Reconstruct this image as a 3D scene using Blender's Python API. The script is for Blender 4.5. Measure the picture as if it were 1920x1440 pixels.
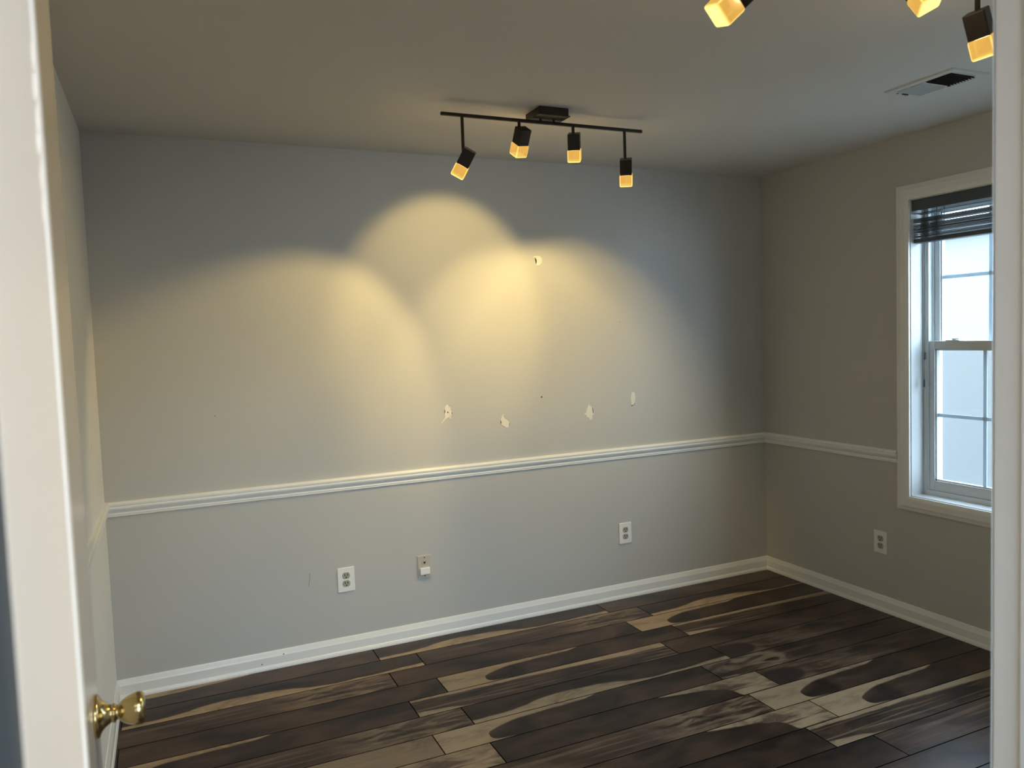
import bpy, bmesh, math, random
from mathutils import Vector, Matrix

random.seed(7)
for o in list(bpy.data.objects):
    bpy.data.objects.remove(o, do_unlink=True)
SC = bpy.context.scene
COL = SC.collection
PI = math.pi

# ------------------------------------------------------------------ camera
CAM = Vector((0.2678, -3.7124, 1.5218))
YAW, PITCH, ROLL, FPX = 0.42317, -0.06196, -0.0355, 1443.1
fw = Vector((math.sin(YAW) * math.cos(PITCH), math.cos(YAW) * math.cos(PITCH), math.sin(PITCH)))
rt = Vector((math.cos(YAW), -math.sin(YAW), 0))
up = rt.cross(fw)
r2 = rt * math.cos(ROLL) + up * math.sin(ROLL)
u2 = -rt * math.sin(ROLL) + up * math.cos(ROLL)
cd = bpy.data.cameras.new('camera')
cd.sensor_width = 36
cd.lens = FPX / 1920 * 36
cd.clip_start = 0.02
cd.dof.use_dof = True
cd.dof.focus_distance = 3.6
cd.dof.aperture_fstop = 6.0
cam = bpy.data.objects.new('camera', cd)
COL.objects.link(cam)
m = Matrix((r2, u2, -fw)).transposed().to_4x4()
m.translation = CAM
cam.matrix_world = m
SC.camera = cam

# ------------------------------------------------------------------ world, exposure
SKY = 15.0
w = bpy.data.worlds.new('sky')
SC.world = w
w.use_nodes = True
bg = w.node_tree.nodes['Background']
bg.inputs[0].default_value = (0.62, 0.81, 1.0, 1)
bg.inputs[1].default_value = SKY
SC.view_settings.view_transform = 'Standard'
SC.view_settings.look = 'None'
SC.view_settings.gamma = 1
SC.view_settings.use_curve_mapping = False
SC.view_settings.exposure = 0.0
SC.cycles.use_denoising = True
SC.cycles.max_bounces = 10
SC.cycles.diffuse_bounces = 6
SC.cycles.transparent_max_bounces = 16
SC.cycles.sample_clamp_indirect = 6
SPOT_W, GLOW_W = 30.0, 2.1
SPOT_COL = (1.0, 0.73, 0.27)


def area_lamp(name, loc, target, size, watts, col, spread=180):
    l = bpy.data.lights.new(name, 'AREA')
    l.shape = 'SQUARE'
    l.size = size
    l.energy = watts
    l.color = col
    l.spread = math.radians(spread)
    o = bpy.data.objects.new(name, l)
    o.location = loc
    o.rotation_euler = (Vector(target) - Vector(loc)).to_track_quat('-Z', 'Y').to_euler()
    COL.objects.link(o)


# the hallway behind the camera: inferred daylight, plus two unseen fill lamps added
area_lamp('hall_daylight', (0.55, -4.9, 1.45), (1.0, 0.0, 0.30), 1.0, 5.0, (0.62, 0.82, 1.0), 55)
area_lamp('hall_top_fill', (0.45, -4.25, 2.40), (0.45, -4.25, 0.0), 0.7, 18.0, (0.80, 0.90, 1.0))  # unseen fill, added to brighten the right jamb
area_lamp('hall_side_fill', (3.3, -4.2, 1.7), (0.2, -3.2, 1.4), 0.6, 58.0, (1.0, 0.95, 0.88))  # unseen fill, added to brighten the left jamb

# ------------------------------------------------------------------ room numbers
W, H = 3.663, 2.44
YN, YH = -3.092, -3.287          # near wall: room face, hall face (jamb edges)
JL, JR, DH = 0.1989, 1.200, 2.14  # doorway left, right, head


def portal(name, loc, sy, sz):
    l = bpy.data.lights.new(name, 'AREA')
    l.shape = 'RECTANGLE'
    l.size, l.size_y = sy, sz
    l.cycles.is_portal = True
    o = bpy.data.objects.new(name, l)
    o.location = loc
    o.rotation_euler = (PI / 2, 0, PI / 2)      # faces -x
    COL.objects.link(o)


WIN_Y = (-1.030, -1.900)
ADDED_WIN_Y = (-2.110, -2.980)
WZ0, WZ1 = 0.645, 2.123
for k, (a, b) in enumerate((WIN_Y, ADDED_WIN_Y)):
    portal('daylight_portal', (W + 0.20, (a + b) / 2, (WZ0 + WZ1) / 2), 0.9, 1.5)

# ------------------------------------------------------------------ materials


def mat(name, col, rough=0.6, metal=0.0, spec=0.5, bump=None, coat=0.0):
    mt = bpy.data.materials.new(name)
    mt.use_nodes = True
    nt = mt.node_tree
    b = nt.nodes['Principled BSDF']
    b.inputs['Base Color'].default_value = (*col, 1)
    b.inputs['Roughness'].default_value = rough
    b.inputs['Metallic'].default_value = metal
    b.inputs['Specular IOR Level'].default_value = spec
    b.inputs['Coat Weight'].default_value = coat
    if bump:
        sc, st, dist = bump
        n = nt.nodes.new('ShaderNodeTexNoise')
        n.inputs['Scale'].default_value = sc
        n.inputs['Detail'].default_value = 4
        tc = nt.nodes.new('ShaderNodeTexCoord')
        nt.links.new(tc.outputs['Object'], n.inputs['Vector'])
        bp = nt.nodes.new('ShaderNodeBump')
        bp.inputs['Strength'].default_value = st
        bp.inputs['Distance'].default_value = dist
        nt.links.new(n.outputs['Fac'], bp.inputs['Height'])
        nt.links.new(bp.outputs['Normal'], b.inputs['Normal'])
        # faint tonal variation
        mx = nt.nodes.new('ShaderNodeMix')
        mx.data_type = 'RGBA'
        n2 = nt.nodes.new('ShaderNodeTexNoise')
        n2.inputs['Scale'].default_value = 3.0
        nt.links.new(tc.outputs['Object'], n2.inputs['Vector'])
        mx.inputs[6].default_value = (*[c * 0.985 for c in col], 1)
        mx.inputs[7].default_value = (*[min(1, c * 1.015) for c in col], 1)
        nt.links.new(n2.outputs['Fac'], mx.inputs[0])
        nt.links.new(mx.outputs[2], b.inputs['Base Color'])
    return mt


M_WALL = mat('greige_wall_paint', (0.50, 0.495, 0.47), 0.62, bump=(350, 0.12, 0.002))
M_WALL_L = mat('daylit_wall_tone', (0.79, 0.79, 0.765), 0.6, bump=(350, 0.12, 0.002))  # left wall lightened in colour for the window light on it
M_CEIL = mat('ceiling_paint', (0.62, 0.60, 0.57), 0.85, bump=(280, 0.15, 0.002))
M_TRIM = mat('white_gloss_trim', (0.80, 0.80, 0.78), 0.32, bump=(60, 0.05, 0.002))
M_JAMB = mat('white_jamb_gloss', (0.82, 0.79, 0.74), 0.42, bump=(40, 0.08, 0.003))
M_DOOR = mat('door_gloss_paint', (0.66, 0.62, 0.58), 0.16, bump=(30, 0.05, 0.002))
M_VINYL = mat('white_vinyl', (0.62, 0.65, 0.66), 0.35)
M_REVEAL = mat('window_reveal_paint', (0.60, 0.61, 0.61), 0.45)
M_PLATE = mat('white_plastic', (0.82, 0.82, 0.80), 0.35)
M_IVORY = mat('ivory_plastic', (0.40, 0.38, 0.29), 0.4)
M_BEIGE = mat('beige_plastic', (0.52, 0.47, 0.39), 0.4)
M_DARK = mat('dark_slot', (0.02, 0.02, 0.02), 0.6)
M_BRONZE = mat('dark_bronze_metal', (0.022, 0.016, 0.012), 0.42, metal=0.3, spec=0.5)
M_BRASS = mat('polished_brass', (0.60, 0.47, 0.22), 0.18, metal=1.0)
M_SLAT = mat('dark_slate_blind', (0.055, 0.075, 0.09), 0.45)
M_SPACKLE = mat('white_spackle', (0.74, 0.71, 0.64), 0.9, bump=(200, 0.5, 0.002))
M_JOINT = mat('dark_bevelled_joint', (0.008, 0.005, 0.004), 1.0, spec=0.0)
M_SUB = mat('dark_underlay', (0.01, 0.008, 0.006), 0.9)
M_VENT = mat('vent_enamel', (0.60, 0.57, 0.53), 0.5)
M_LOUVER_SHADE = mat('vent_louver_shaded', (0.36, 0.335, 0.31), 0.5)  # vent enamel darkened for louver shade
M_DARKPART_SHADE = mat('dark_parts_louver_shade', (0.05, 0.04, 0.035), 0.8)  # small dark parts and marks; also the shaded louver bank
M_HALL = mat('hall_wall_paint', (0.30, 0.32, 0.33), 0.7)
M_HALLTRIM_SHADE = mat('hall_casing_shaded', (0.044, 0.046, 0.046), 0.6)  # hallway shade put into the casing colour
M_HOUSE = mat('neighbour_wall_render', (0.125, 0.125, 0.12), 0.9, bump=(2, 0.2, 0.01))
M_ROOF = mat('neighbour_roof', (0.10, 0.10, 0.11), 0.9)
M_GROUND = mat('outdoor_ground', (0.16, 0.17, 0.15), 0.9, bump=(5, 0.3, 0.01))
M_HFLOOR = mat('hall_floor', (0.09, 0.06, 0.045), 0.4)


def glass_mat(name, fac, tint=(1, 1, 1)):
    mt = bpy.data.materials.new(name)
    mt.use_nodes = True
    nt = mt.node_tree
    nt.nodes.clear()
    out = nt.nodes.new('ShaderNodeOutputMaterial')
    mx = nt.nodes.new('ShaderNodeMixShader')
    t = nt.nodes.new('ShaderNodeBsdfTransparent')
    t.inputs[0].default_value = (*tint, 1)
    g = nt.nodes.new('ShaderNodeBsdfGlossy')
    g.inputs['Roughness'].default_value = 0.02
    mx.inputs[0].default_value = fac
    nt.links.new(t.outputs[0], mx.inputs[1])
    nt.links.new(g.outputs[0], mx.inputs[2])
    nt.links.new(mx.outputs[0], out.inputs[0])
    return mt




def muntin_mat():
    mt = mat('translucent_vinyl_bar', (0.70, 0.74, 0.76), 0.4)
    nt = mt.node_tree
    out = nt.nodes['Material Output']
    b = nt.nodes['Principled BSDF']
    t = nt.nodes.new('ShaderNodeBsdfTranslucent')  # translucency put in to stand for window glare on the bars
    t.inputs[0].default_value = (0.55, 0.66, 0.74, 1)
    mx = nt.nodes.new('ShaderNodeMixShader')
    mx.inputs[0].default_value = 0.35
    nt.links.new(b.outputs[0], mx.inputs[1])
    nt.links.new(t.outputs[0], mx.inputs[2])
    nt.links.new(mx.outputs[0], out.inputs[0])
    return mt


M_MUNTIN = muntin_mat()
M_GLASS = glass_mat('window_glass', 0.05, (0.96, 0.99, 0.98))


def screen_mat():
    mt = bpy.data.materials.new('insect_mesh')
    mt.use_nodes = True
    nt = mt.node_tree
    nt.nodes.clear()
    out = nt.nodes.new('ShaderNodeOutputMaterial')
    mx = nt.nodes.new('ShaderNodeMixShader')
    t = nt.nodes.new('ShaderNodeBsdfTransparent')
    g = nt.nodes.new('ShaderNodeBsdfDiffuse')
    g.inputs[0].default_value = (0.10, 0.13, 0.17, 1)
    mx.inputs[0].default_value = 0.42
    nt.links.new(t.outputs[0], mx.inputs[1])
    nt.links.new(g.outputs[0], mx.inputs[2])
    nt.links.new(mx.outputs[0], out.inputs[0])
    return mt


M_SCREEN = screen_mat()


def lamp_glass_mat():
    mt = bpy.data.materials.new('lit_amber_glass')
    mt.use_nodes = True
    nt = mt.node_tree
    nt.nodes.clear()
    out = nt.nodes.new('ShaderNodeOutputMaterial')
    tc = nt.nodes.new('ShaderNodeTexCoord')
    # generated coordinates of the block: brighter near its edges and tip
    sep = nt.nodes.new('ShaderNodeSeparateXYZ')
    nt.links.new(tc.outputs['Generated'], sep.inputs[0])

    def mth(op, a, b=None):
        n = nt.nodes.new('ShaderNodeMath')
        n.operation = op
        for i, s in enumerate((a, b)):
            if s is None:
                continue
            if isinstance(s, (int, float)):
                n.inputs[i].default_value = s
            else:
                nt.links.new(s, n.inputs[i])
        return n.outputs[0]
    ax = mth('ABSOLUTE', mth('SUBTRACT', sep.outputs[0], 0.5))
    ay = mth('ABSOLUTE', mth('SUBTRACT', sep.outputs[1], 0.5))
    mn = mth('MINIMUM', ax, ay)                       # high only near vertical corners
    tip = mth('SUBTRACT', 0.16, sep.outputs[2])
    tipm = mth('MULTIPLY', tip, 6.0)
    cor = mth('MULTIPLY', mth('SUBTRACT', mn, 0.40), 9.0)
    e = mth('MAXIMUM', mth('MAXIMUM', tipm, cor), 0.0)
    e = mth('MINIMUM', e, 1.0)
    n = nt.nodes.new('ShaderNodeTexNoise')
    n.inputs['Scale'].default_value = 25
    nt.links.new(tc.outputs['Object'], n.inputs['Vector'])
    e = mth('ADD', e, mth('MULTIPLY', n.outputs['Fac'], 0.25))
    mc = nt.nodes.new('ShaderNodeMix')
    mc.data_type = 'RGBA'
    nt.links.new(e, mc.inputs[0])
    mc.inputs[6].default_value = (1.0, 0.50, 0.085, 1)
    mc.inputs[7].default_value = (1.0, 0.84, 0.24, 1)
    em = nt.nodes.new('ShaderNodeEmission')
    nt.links.new(mc.outputs[2], em.inputs[0])
    st = mth('ADD', mth('MULTIPLY', e, 1.0), 0.68)
    nt.links.new(st, em.inputs[1])
    t = nt.nodes.new('ShaderNodeBsdfTransparent')
    mx = nt.nodes.new('ShaderNodeMixShader')
    mx.inputs[0].default_value = 0.85
    nt.links.new(t.outputs[0], mx.inputs[1])
    nt.links.new(em.outputs[0], mx.inputs[2])
    nt.links.new(mx.outputs[0], out.inputs[0])
    return mt


M_LAMPGLASS = lamp_glass_mat()


# ---- laminate prints: u runs 0..1 along the board, v 0..1 across it
def wood(name, top=None, bot=None, tone=1.0, cloud=None, blob=None, stripes=0.0, palebase=0.0, veins=0.75):
    """top / bot: float curves u -> depth of the pale sapwood measured from that long edge;
    cloud: (u0, u1, amount) pale swirled field; blob: (u, ru) dark heartwood blob."""
    mt = bpy.data.materials.new(name)
    mt.use_nodes = True
    nt = mt.node_tree
    b = nt.nodes['Principled BSDF']
    L = nt.links.new
    tc = nt.nodes.new('ShaderNodeTexCoord')
    oi = nt.nodes.new('ShaderNodeObjectInfo')
    sep = nt.nodes.new('ShaderNodeSeparateXYZ')
    L(tc.outputs['UV'], sep.inputs[0])
    U, V = sep.outputs[0], sep.outputs[1]

    def mth(op, a, b_=None, c=None, clamp=False):
        n = nt.nodes.new('ShaderNodeMath')
        n.operation = op
        n.use_clamp = clamp
        for i, s in enumerate((a, b_, c)):
            if s is None:
                continue
            if isinstance(s, (int, float)):
                n.inputs[i].default_value = s
            else:
                L(s, n.inputs[i])
        return n.outputs[0]

    def vec(sx, sy, off=0.0):
        c = nt.nodes.new('ShaderNodeCombineXYZ')
        L(mth('MULTIPLY', U, sx), c.inputs[0])
        L(mth('MULTIPLY', V, sy), c.inputs[1])
        L(mth('MULTIPLY_ADD', oi.outputs['Random'], 0.12, off), c.inputs[2])
        return c.outputs[0]

    def noise(sx, sy, sc=1.0, det=4, dist=0.0, off=0.0, rough=0.5):
        n = nt.nodes.new('ShaderNodeTexNoise')
        n.inputs['Scale'].default_value = sc
        n.inputs['Detail'].default_value = det
        n.inputs['Roughness'].default_value = rough
        n.inputs['Distortion'].default_value = dist
        L(vec(sx, sy, off), n.inputs['Vector'])
        return n.outputs['Fac']

    def curve(pts, x):
        n = nt.nodes.new('ShaderNodeFloatCurve')
        cm = n.mapping.curves[0]
        pts = sorted(pts)
        cm.points[0].location = pts[0]
        cm.points[1].location = pts[-1]
        for p in pts[1:-1]:
            cm.points.new(*p)
        for p in cm.points:
            p.handle_type = 'AUTO_CLAMPED'
        n.mapping.update()
        L(x, n.inputs['Value'])
        return n.outputs[0]

    def mix(f, a, b_):
        n = nt.nodes.new('ShaderNodeMix')
        n.data_type = 'RGBA'
        if isinstance(f, (int, float)):
            n.inputs[0].default_value = f
        else:
            L(f, n.inputs[0])
        for i, s in ((6, a), (7, b_)):
            if isinstance(s, tuple):
                n.inputs[i].default_value = (*s, 1)
            else:
                L(s, n.inputs[i])
        return n.outputs[2]

    def step(x, width):
        return mth('ADD', mth('DIVIDE', x, width), 0.5, clamp=True)

    seed = sum(ord(ch) for ch in name) % 17
    t = tone
    broad = noise(5, 1.6, 1.0, 3, 0.8, seed)
    grain = noise(9, 26, 1.0, 5, 1.2, seed + 3, 0.6)
    fine = noise(22, 120, 1.0, 3, 0.2, seed + 5)
    dark = mix(mth('MULTIPLY_ADD', mth('SUBTRACT', broad, 0.5), 3.0, 0.5, clamp=True),
               (0.018 * t, 0.0103 * t, 0.0075 * t), (0.075 * t, 0.043 * t, 0.028 * t))
    dark = mix(mth('MULTIPLY_ADD', mth('SUBTRACT', grain, 0.56), 5.0, 0.0, clamp=True),
               dark, (0.022, 0.017, 0.018))
    if stripes:
        s = noise(2.2, 7.5, 1.0, 3, 0.9, seed + 9)
        dark = mix(mth('MULTIPLY', mth('MULTIPLY_ADD', mth('SUBTRACT', s, 0.54), 8.0, 0.0, clamp=True), stripes),
                   dark, (0.23, 0.16, 0.105))
    vein = mth('ABSOLUTE', mth('SUBTRACT', noise(6, 2.2, 1, 6, 1.3, seed + 7, 0.65), 0.5))
    vein = mth('SUBTRACT', 1.0, mth('MULTIPLY', vein, 8.0, clamp=True), clamp=True)
    vsel = mth('MULTIPLY_ADD', mth('SUBTRACT', noise(5, 1.3, 1, 3, 0.5, seed + 21), 0.42), 5.0, 0.0, clamp=True)
    pale = mix(mth('MULTIPLY', mth('MULTIPLY', vein, vsel), veins, clamp=True),
               (0.33, 0.235, 0.142), (0.10, 0.062, 0.042))
    mask = None
    wob = mth('MULTIPLY', mth('SUBTRACT', noise(9, 1.5, 1, 4, 0.6, seed + 11), 0.5), 0.12)
    if top:
        d = mth('SUBTRACT', mth('ADD', curve(top, U), wob), mth('SUBTRACT', 1.0, V))
        mask = step(mth('ADD', d, -0.02), 0.05)
    if bot:
        d = mth('SUBTRACT', mth('ADD', curve(bot, U), wob), V)
        k = step(mth('ADD', d, -0.02), 0.05)
        mask = k if mask is None else mth('MAXIMUM', mask, k)
    if cloud:
        u0, u1, amt = cloud
        f = mth('MULTIPLY', step(mth('SUBTRACT', U, u0), 0.16), step(mth('SUBTRACT', u1, U), 0.03))
        sw = noise(6, 2.6, 1.0, 5, 1.4, seed + 13)
        k = mth('MULTIPLY', mth('MULTIPLY', f, mth('MULTIPLY_ADD', mth('SUBTRACT', sw, 0.44), 7.0, 0.0, clamp=True)), amt)
        mask = k if mask is None else mth('MAXIMUM', mask, k)
    if palebase:
        mask = palebase if mask is None else mth('MAXIMUM', mask, palebase)
    col = dark if mask is None else mix(mask, dark, pale)
    if blob:
        bu, ru = blob
        du = mth('DIVIDE', mth('SUBTRACT', U, bu), ru)
        dv = mth('DIVIDE', mth('SUBTRACT', V, 0.45), 0.42)
        rr = mth('SQRT', mth('ADD', mth('MULTIPLY', du, du), mth('MULTIPLY', dv, dv)))
        rr = mth('ADD', rr, mth('MULTIPLY', wob, 5.0))
        col = mix(step(mth('SUBTRACT', 1.0, rr), 0.25), col, (0.030, 0.019, 0.016))
    # fine pores multiply
    fm = mth('MULTIPLY_ADD', fine, 0.5, 0.75)
    hsv = nt.nodes.new('ShaderNodeHueSaturation')
    L(col, hsv.inputs['Color'])
    L(mth('MULTIPLY', fm, mth('MULTIPLY_ADD', oi.outputs['Random'], 0.16, 0.92)), hsv.inputs['Value'])
    L(hsv.outputs[0], b.inputs['Base Color'])
    b.inputs['Roughness'].default_value = 0.33
    b.inputs['Specular IOR Level'].default_value = 0.20
    bp = nt.nodes.new('ShaderNodeBump')
    bp.inputs['Strength'].default_value = 0.12
    bp.inputs['Distance'].default_value = 0.001
    L(grain, bp.inputs['Height'])
    L(bp.outputs[0], b.inputs['Normal'])
    return mt


TONGUE_TOP = [(0, 1.0), (0.140, 1.0), (0.155, 0.62), (0.175, 0.48), (0.22, 0.34), (0.28, 0.24), (0.36, 0.215), (0.46, 0.19), (0.54, 0.10), (0.60, 0.0), (1, 0.0)]
TONGUE_BOT = [(0, 1.0), (0.140, 1.0), (0.152, 0.28), (0.172, 0.08), (0.21, 0.06), (0.27, 0.0), (1, 0.0)]
BOT = [(0, 0.22), (0.10, 0.24), (0.17, 0.30), (0.25, 0.46), (0.33, 0.52), (0.42, 0.50), (0.50, 0.42), (0.60, 0.20), (0.68, 0.12), (0.80, 0.15), (1, 0.24)]
STRIPE_TOP = [(0, 0.15), (0.2, 0.19), (0.4, 0.20), (0.55, 0.20), (0.7, 0.27), (0.85, 0.34), (1, 0.30)]
CLOUD_TOP = [(0, 0.0), (0.585, 0.0), (0.60, 0.08), (0.66, 0.17), (0.73, 0.25), (0.76, 0.30), (0.785, 0.42), (0.815, 0.50), (0.838, 0.68), (0.855, 1.0), (1, 1.0)]
LEFT_TOP = [(0, 0.30), (0.15, 0.30), (0.27, 0.34), (0.40, 0.22), (0.52, 0.14), (0.62, 0.0), (1, 0.0)]
PRINT = {
    'P': wood('board_plain_brown', tone=1.05),
    'Q': wood('board_plain_dark', tone=0.8),
    'B': wood('board_pale_lower_edge', bot=BOT, tone=0.62),
    'T': wood('board_dark_tongue', top=TONGUE_TOP, bot=TONGUE_BOT, tone=0.85),
    'S': wood('board_striped_pale_top', top=STRIPE_TOP, bot=[(0, 0.3), (0.1, 0.2), (0.2, 0.02), (1, 0.0)], tone=1.0, stripes=0.75),
    'C': wood('board_pale_cloud_end', top=CLOUD_TOP, tone=0.85, veins=1.5),
    'E': wood('board_swirled_end', cloud=(0.62, 1.01, 0.55), tone=1.0, stripes=0.35),
    'D': wood('board_blob_left', cloud=(-0.2, 0.45, 0.22), blob=(0.05, 0.09), tone=1.0, stripes=0.3),
    'L': wood('board_swirled_left', cloud=(-0.3, 0.33, 0.5), tone=0.8, stripes=0.2),
    'G': wood('board_thin_pale_top_left', top=LEFT_TOP, tone=1.1),
    'H': wood('board_tan', palebase=0.55, tone=1.0, stripes=0.4),
}

# ------------------------------------------------------------------ mesh helpers


def new_obj(name, bm, mt=None, parent=None, smooth=False):
    me = bpy.data.meshes.new(name)
    bmesh.ops.recalc_face_normals(bm, faces=bm.faces[:])
    bm.to_mesh(me)
    bm.free()
    if mt:
        me.materials.append(mt)
    if smooth:
        for p in me.polygons:
            p.use_smooth = True
    o = bpy.data.objects.new(name, me)
    COL.objects.link(o)
    if parent:
        o.parent = parent
        o.matrix_parent_inverse = Matrix.Identity(4)
        o.matrix_basis = Matrix.Identity(4)
    return o


def add_box(bm, x0, x1, y0, y1, z0, z1, mtx=None, bev=0.0):
    t = bmesh.new()
    vs = [t.verts.new((x, y, z)) for x in (x0, x1) for y in (y0, y1) for z in (z0, z1)]
    for f in ((0, 1, 3, 2), (4, 6, 7, 5), (0, 4, 5, 1), (2, 3, 7, 6), (0, 2, 6, 4), (1, 5, 7, 3)):
        t.faces.new([vs[i] for i in f])
    if bev:
        bmesh.ops.bevel(t, geom=t.edges[:], offset=bev, segments=2, affect='EDGES', profile=0.5)
    if mtx is not None:
        t.transform(mtx)
    bmesh.ops.recalc_face_normals(t, faces=t.faces[:])
    tmp = bpy.data.meshes.new('tmp')
    t.to_mesh(tmp)
    t.free()
    bm.from_mesh(tmp)
    bpy.data.meshes.remove(tmp)


def box(name, x0, x1, y0, y1, z0, z1, mt, parent=None, bev=0.0):
    bm = bmesh.new()
    add_box(bm, x0, x1, y0, y1, z0, z1, bev=bev)
    return new_obj(name, bm, mt, parent)


def add_cyl(bm, p0, p1, r, seg=16, r1=None):
    p0, p1 = Vector(p0), Vector(p1)
    d = p1 - p0
    q = d.to_track_quat('Z', 'Y').to_matrix().to_4x4()
    q.translation = (p0 + p1) / 2
    bmesh.ops.create_cone(bm, cap_ends=True, segments=seg, radius1=r, radius2=r if r1 is None else r1,
                          depth=d.length, matrix=q)


def lathe(name, prof, mt, parent=None, seg=40, mtx=None):
    """prof: (radius, height) pairs spun about local z"""
    bm = bmesh.new()
    rings = []
    for r, h in prof:
        if r < 1e-6:
            rings.append([bm.verts.new((0, 0, h))])
        else:
            rings.append([bm.verts.new((r * math.cos(2 * PI * i / seg), r * math.sin(2 * PI * i / seg), h)) for i in range(seg)])
    for a, b in zip(rings, rings[1:]):
        for i in range(seg):
            j = (i + 1) % seg
            if len(a) == 1 and len(b) == 1:
                continue
            if len(a) == 1:
                bm.faces.new((a[0], b[i], b[j]))
            elif len(b) == 1:
                bm.faces.new((a[i], b[0], a[j]))
            else:
                bm.faces.new((a[i], b[i], b[j], a[j]))
    if mtx is not None:
        bm.transform(mtx)
    return new_obj(name, bm, mt, parent, smooth=True)


def molding(name, prof, p0, p1, inward, mt, mitre0=True, mitre1=True, parent=None):
    """extrude a closed (depth, z) profile from p0 to p1 along a wall; inward = unit vector into the room"""
    bm = bmesh.new()
    p0, p1, n = Vector((*p0, 0)), Vector((*p1, 0)), Vector((*inward, 0))
    d = (p1 - p0).normalized()
    A = [bm.verts.new(p0 + n * dep + d * (dep if mitre0 else 0) + Vector((0, 0, z))) for dep, z in prof]
    B = [bm.verts.new(p1 + n * dep - d * (dep if mitre1 else 0) + Vector((0, 0, z))) for dep, z in prof]
    k = len(prof)
    for i in range(k):
        j = (i + 1) % k
        bm.faces.new((A[i], A[j], B[j], B[i]))
    bm.faces.new(A)
    bm.faces.new(B)
    o = new_obj(name, bm, mt, parent)
    if not parent:
        o['kind'] = 'structure'
    return o


def struct(o):
    o['kind'] = 'structure'
    return o


def empty(name, loc=(0, 0, 0), rot=None):
    o = bpy.data.objects.new(name, None)
    COL.objects.link(o)
    o.location = loc
    if rot is not None:
        o.rotation_euler = rot
    o.empty_display_size = 0.05
    return o


def tag(o, label, cat, group=None):
    o['label'] = label
    o['category'] = cat
    if group:
        o['group'] = group
    return o


# ------------------------------------------------------------------ shell
T = 0.12
wall_back = struct(box('wall_back', -T, W + T, 0.0, T, -0.05, H + 0.1, M_WALL))
wall_left = struct(box('wall_left', -T, 0.0, YN, 0.0, -0.05, H + 0.1, M_WALL_L))
ceiling = struct(box('ceiling', -T, W + T, YN - 0.0, T, H, H + 0.1, M_CEIL))

# right wall with the window opening and a second, added for extra daylight
TR = 0.20
bm = bmesh.new()
ys = [0.0, WIN_Y[0], WIN_Y[1], ADDED_WIN_Y[0], ADDED_WIN_Y[1], YH]
add_box(bm, W, W + TR, ys[1], ys[0], -0.05, H + 0.1)
add_box(bm, W, W + TR, ys[3], ys[2], -0.05, H + 0.1)
add_box(bm, W, W + TR, ys[5], ys[4], -0.05, H + 0.1)
for a, b in (WIN_Y, ADDED_WIN_Y):
    add_box(bm, W, W + TR, b, a, -0.05, WZ0)
    add_box(bm, W, W + TR, b, a, WZ1, H + 0.1)
wall_right = struct(new_obj('wall_right', bm, M_WALL))

# near wall with the doorway we look through
bm = bmesh.new()
add_box(bm, -1.6, JL - 0.02, YH + 0.02, YN, -0.05, H + 0.1)
add_box(bm, JR + 0.02, W, YH + 0.02, YN, -0.05, H + 0.1)
add_box(bm, JL - 0.02, JR + 0.02, YH + 0.02, YN, DH, H + 0.1)
wall_near = struct(new_obj('wall_near', bm, M_WALL))

# hallway behind the camera
HB = -5.0
struct(box('wall_hall_back', -1.7, W + TR, HB - 0.1, HB, -0.05, H + 0.1, M_HALL))
struct(box('wall_hall_left', -1.7, -1.6, HB, YN, -0.05, H + 0.1, M_HALL))
struct(box('wall_hall_right', W, W + TR, HB, YH, -0.05, H + 0.1, M_HALL))
struct(box('ceiling_hall', -1.7, W + TR, HB - 0.1, YN, H, H + 0.1, M_CEIL)).location.z = 0.001
struct(box('floor_hall', -1.7, W + TR, HB - 0.1, YN, -0.06, -0.001, M_HFLOOR))

# door lining
EPS = 0.0005


def rounded_post(name, x0, x1, y0, y1, z0, z1, mt, r=0.006, parent=None):
    bm = bmesh.new()
    t = bmesh.new()
    vs = [t.verts.new((x, y, z)) for x in (x0, x1) for y in (y0, y1) for z in (z0, z1)]
    for f in ((0, 1, 3, 2), (4, 6, 7, 5), (0, 4, 5, 1), (2, 3, 7, 6), (0, 2, 6, 4), (1, 5, 7, 3)):
        t.faces.new([vs[i] for i in f])
    ed = [e for e in t.edges if abs(e.verts[0].co.z - e.verts[1].co.z) > 0.5]
    bmesh.ops.bevel(t, geom=ed, offset=r, segments=5, affect='EDGES', profile=0.5)
    tmp = bpy.data.meshes.new('tmp')
    t.to_mesh(tmp)
    t.free()
    bm.from_mesh(tmp)
    bpy.data.meshes.remove(tmp)
    o = new_obj(name, bm, mt, parent)
    return o


trim_1 = struct(rounded_post('trim_1', JL - 0.02, JL, YH - 0.0185, YN + 0.001, 0, DH, M_JAMB, 0.0042))
trim_1['label'] = 'white glossy door jamb at left with paint drips on its edge'
# paint drips along the room side edge of the jamb
bm = bmesh.new()
for z0_, ln, rr, dx in ((1.722, 0.022, 0.0030, 0.000), (1.700, 0.020, 0.0034, -0.0035), (1.678, 0.020, 0.0030, -0.0010),
                        (1.662, 0.016, 0.0036, -0.0045), (1.640, 0.020, 0.0026, -0.0010), (1.618, 0.022, 0.0022, -0.0030)):
    mt_ = Matrix.Translation((JL - 0.0010, YN - 0.004 + dx, z0_)) @ Matrix.Diagonal((rr, rr * 1.3, ln * 0.55, 1))
    bmesh.ops.create_icosphere(bm, subdivisions=3, radius=1.0, matrix=mt_)
new_obj('paint_drips', bm, M_JAMB, trim_1, smooth=True)
trim_2 = struct(rounded_post('trim_2', JR, JR + 0.02, YH, YN + 0.001, 0, DH, M_JAMB, 0.003))
trim_3 = struct(box('trim_3', JL, JR, YH, YN, DH - 0.02, DH, M_JAMB))
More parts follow.
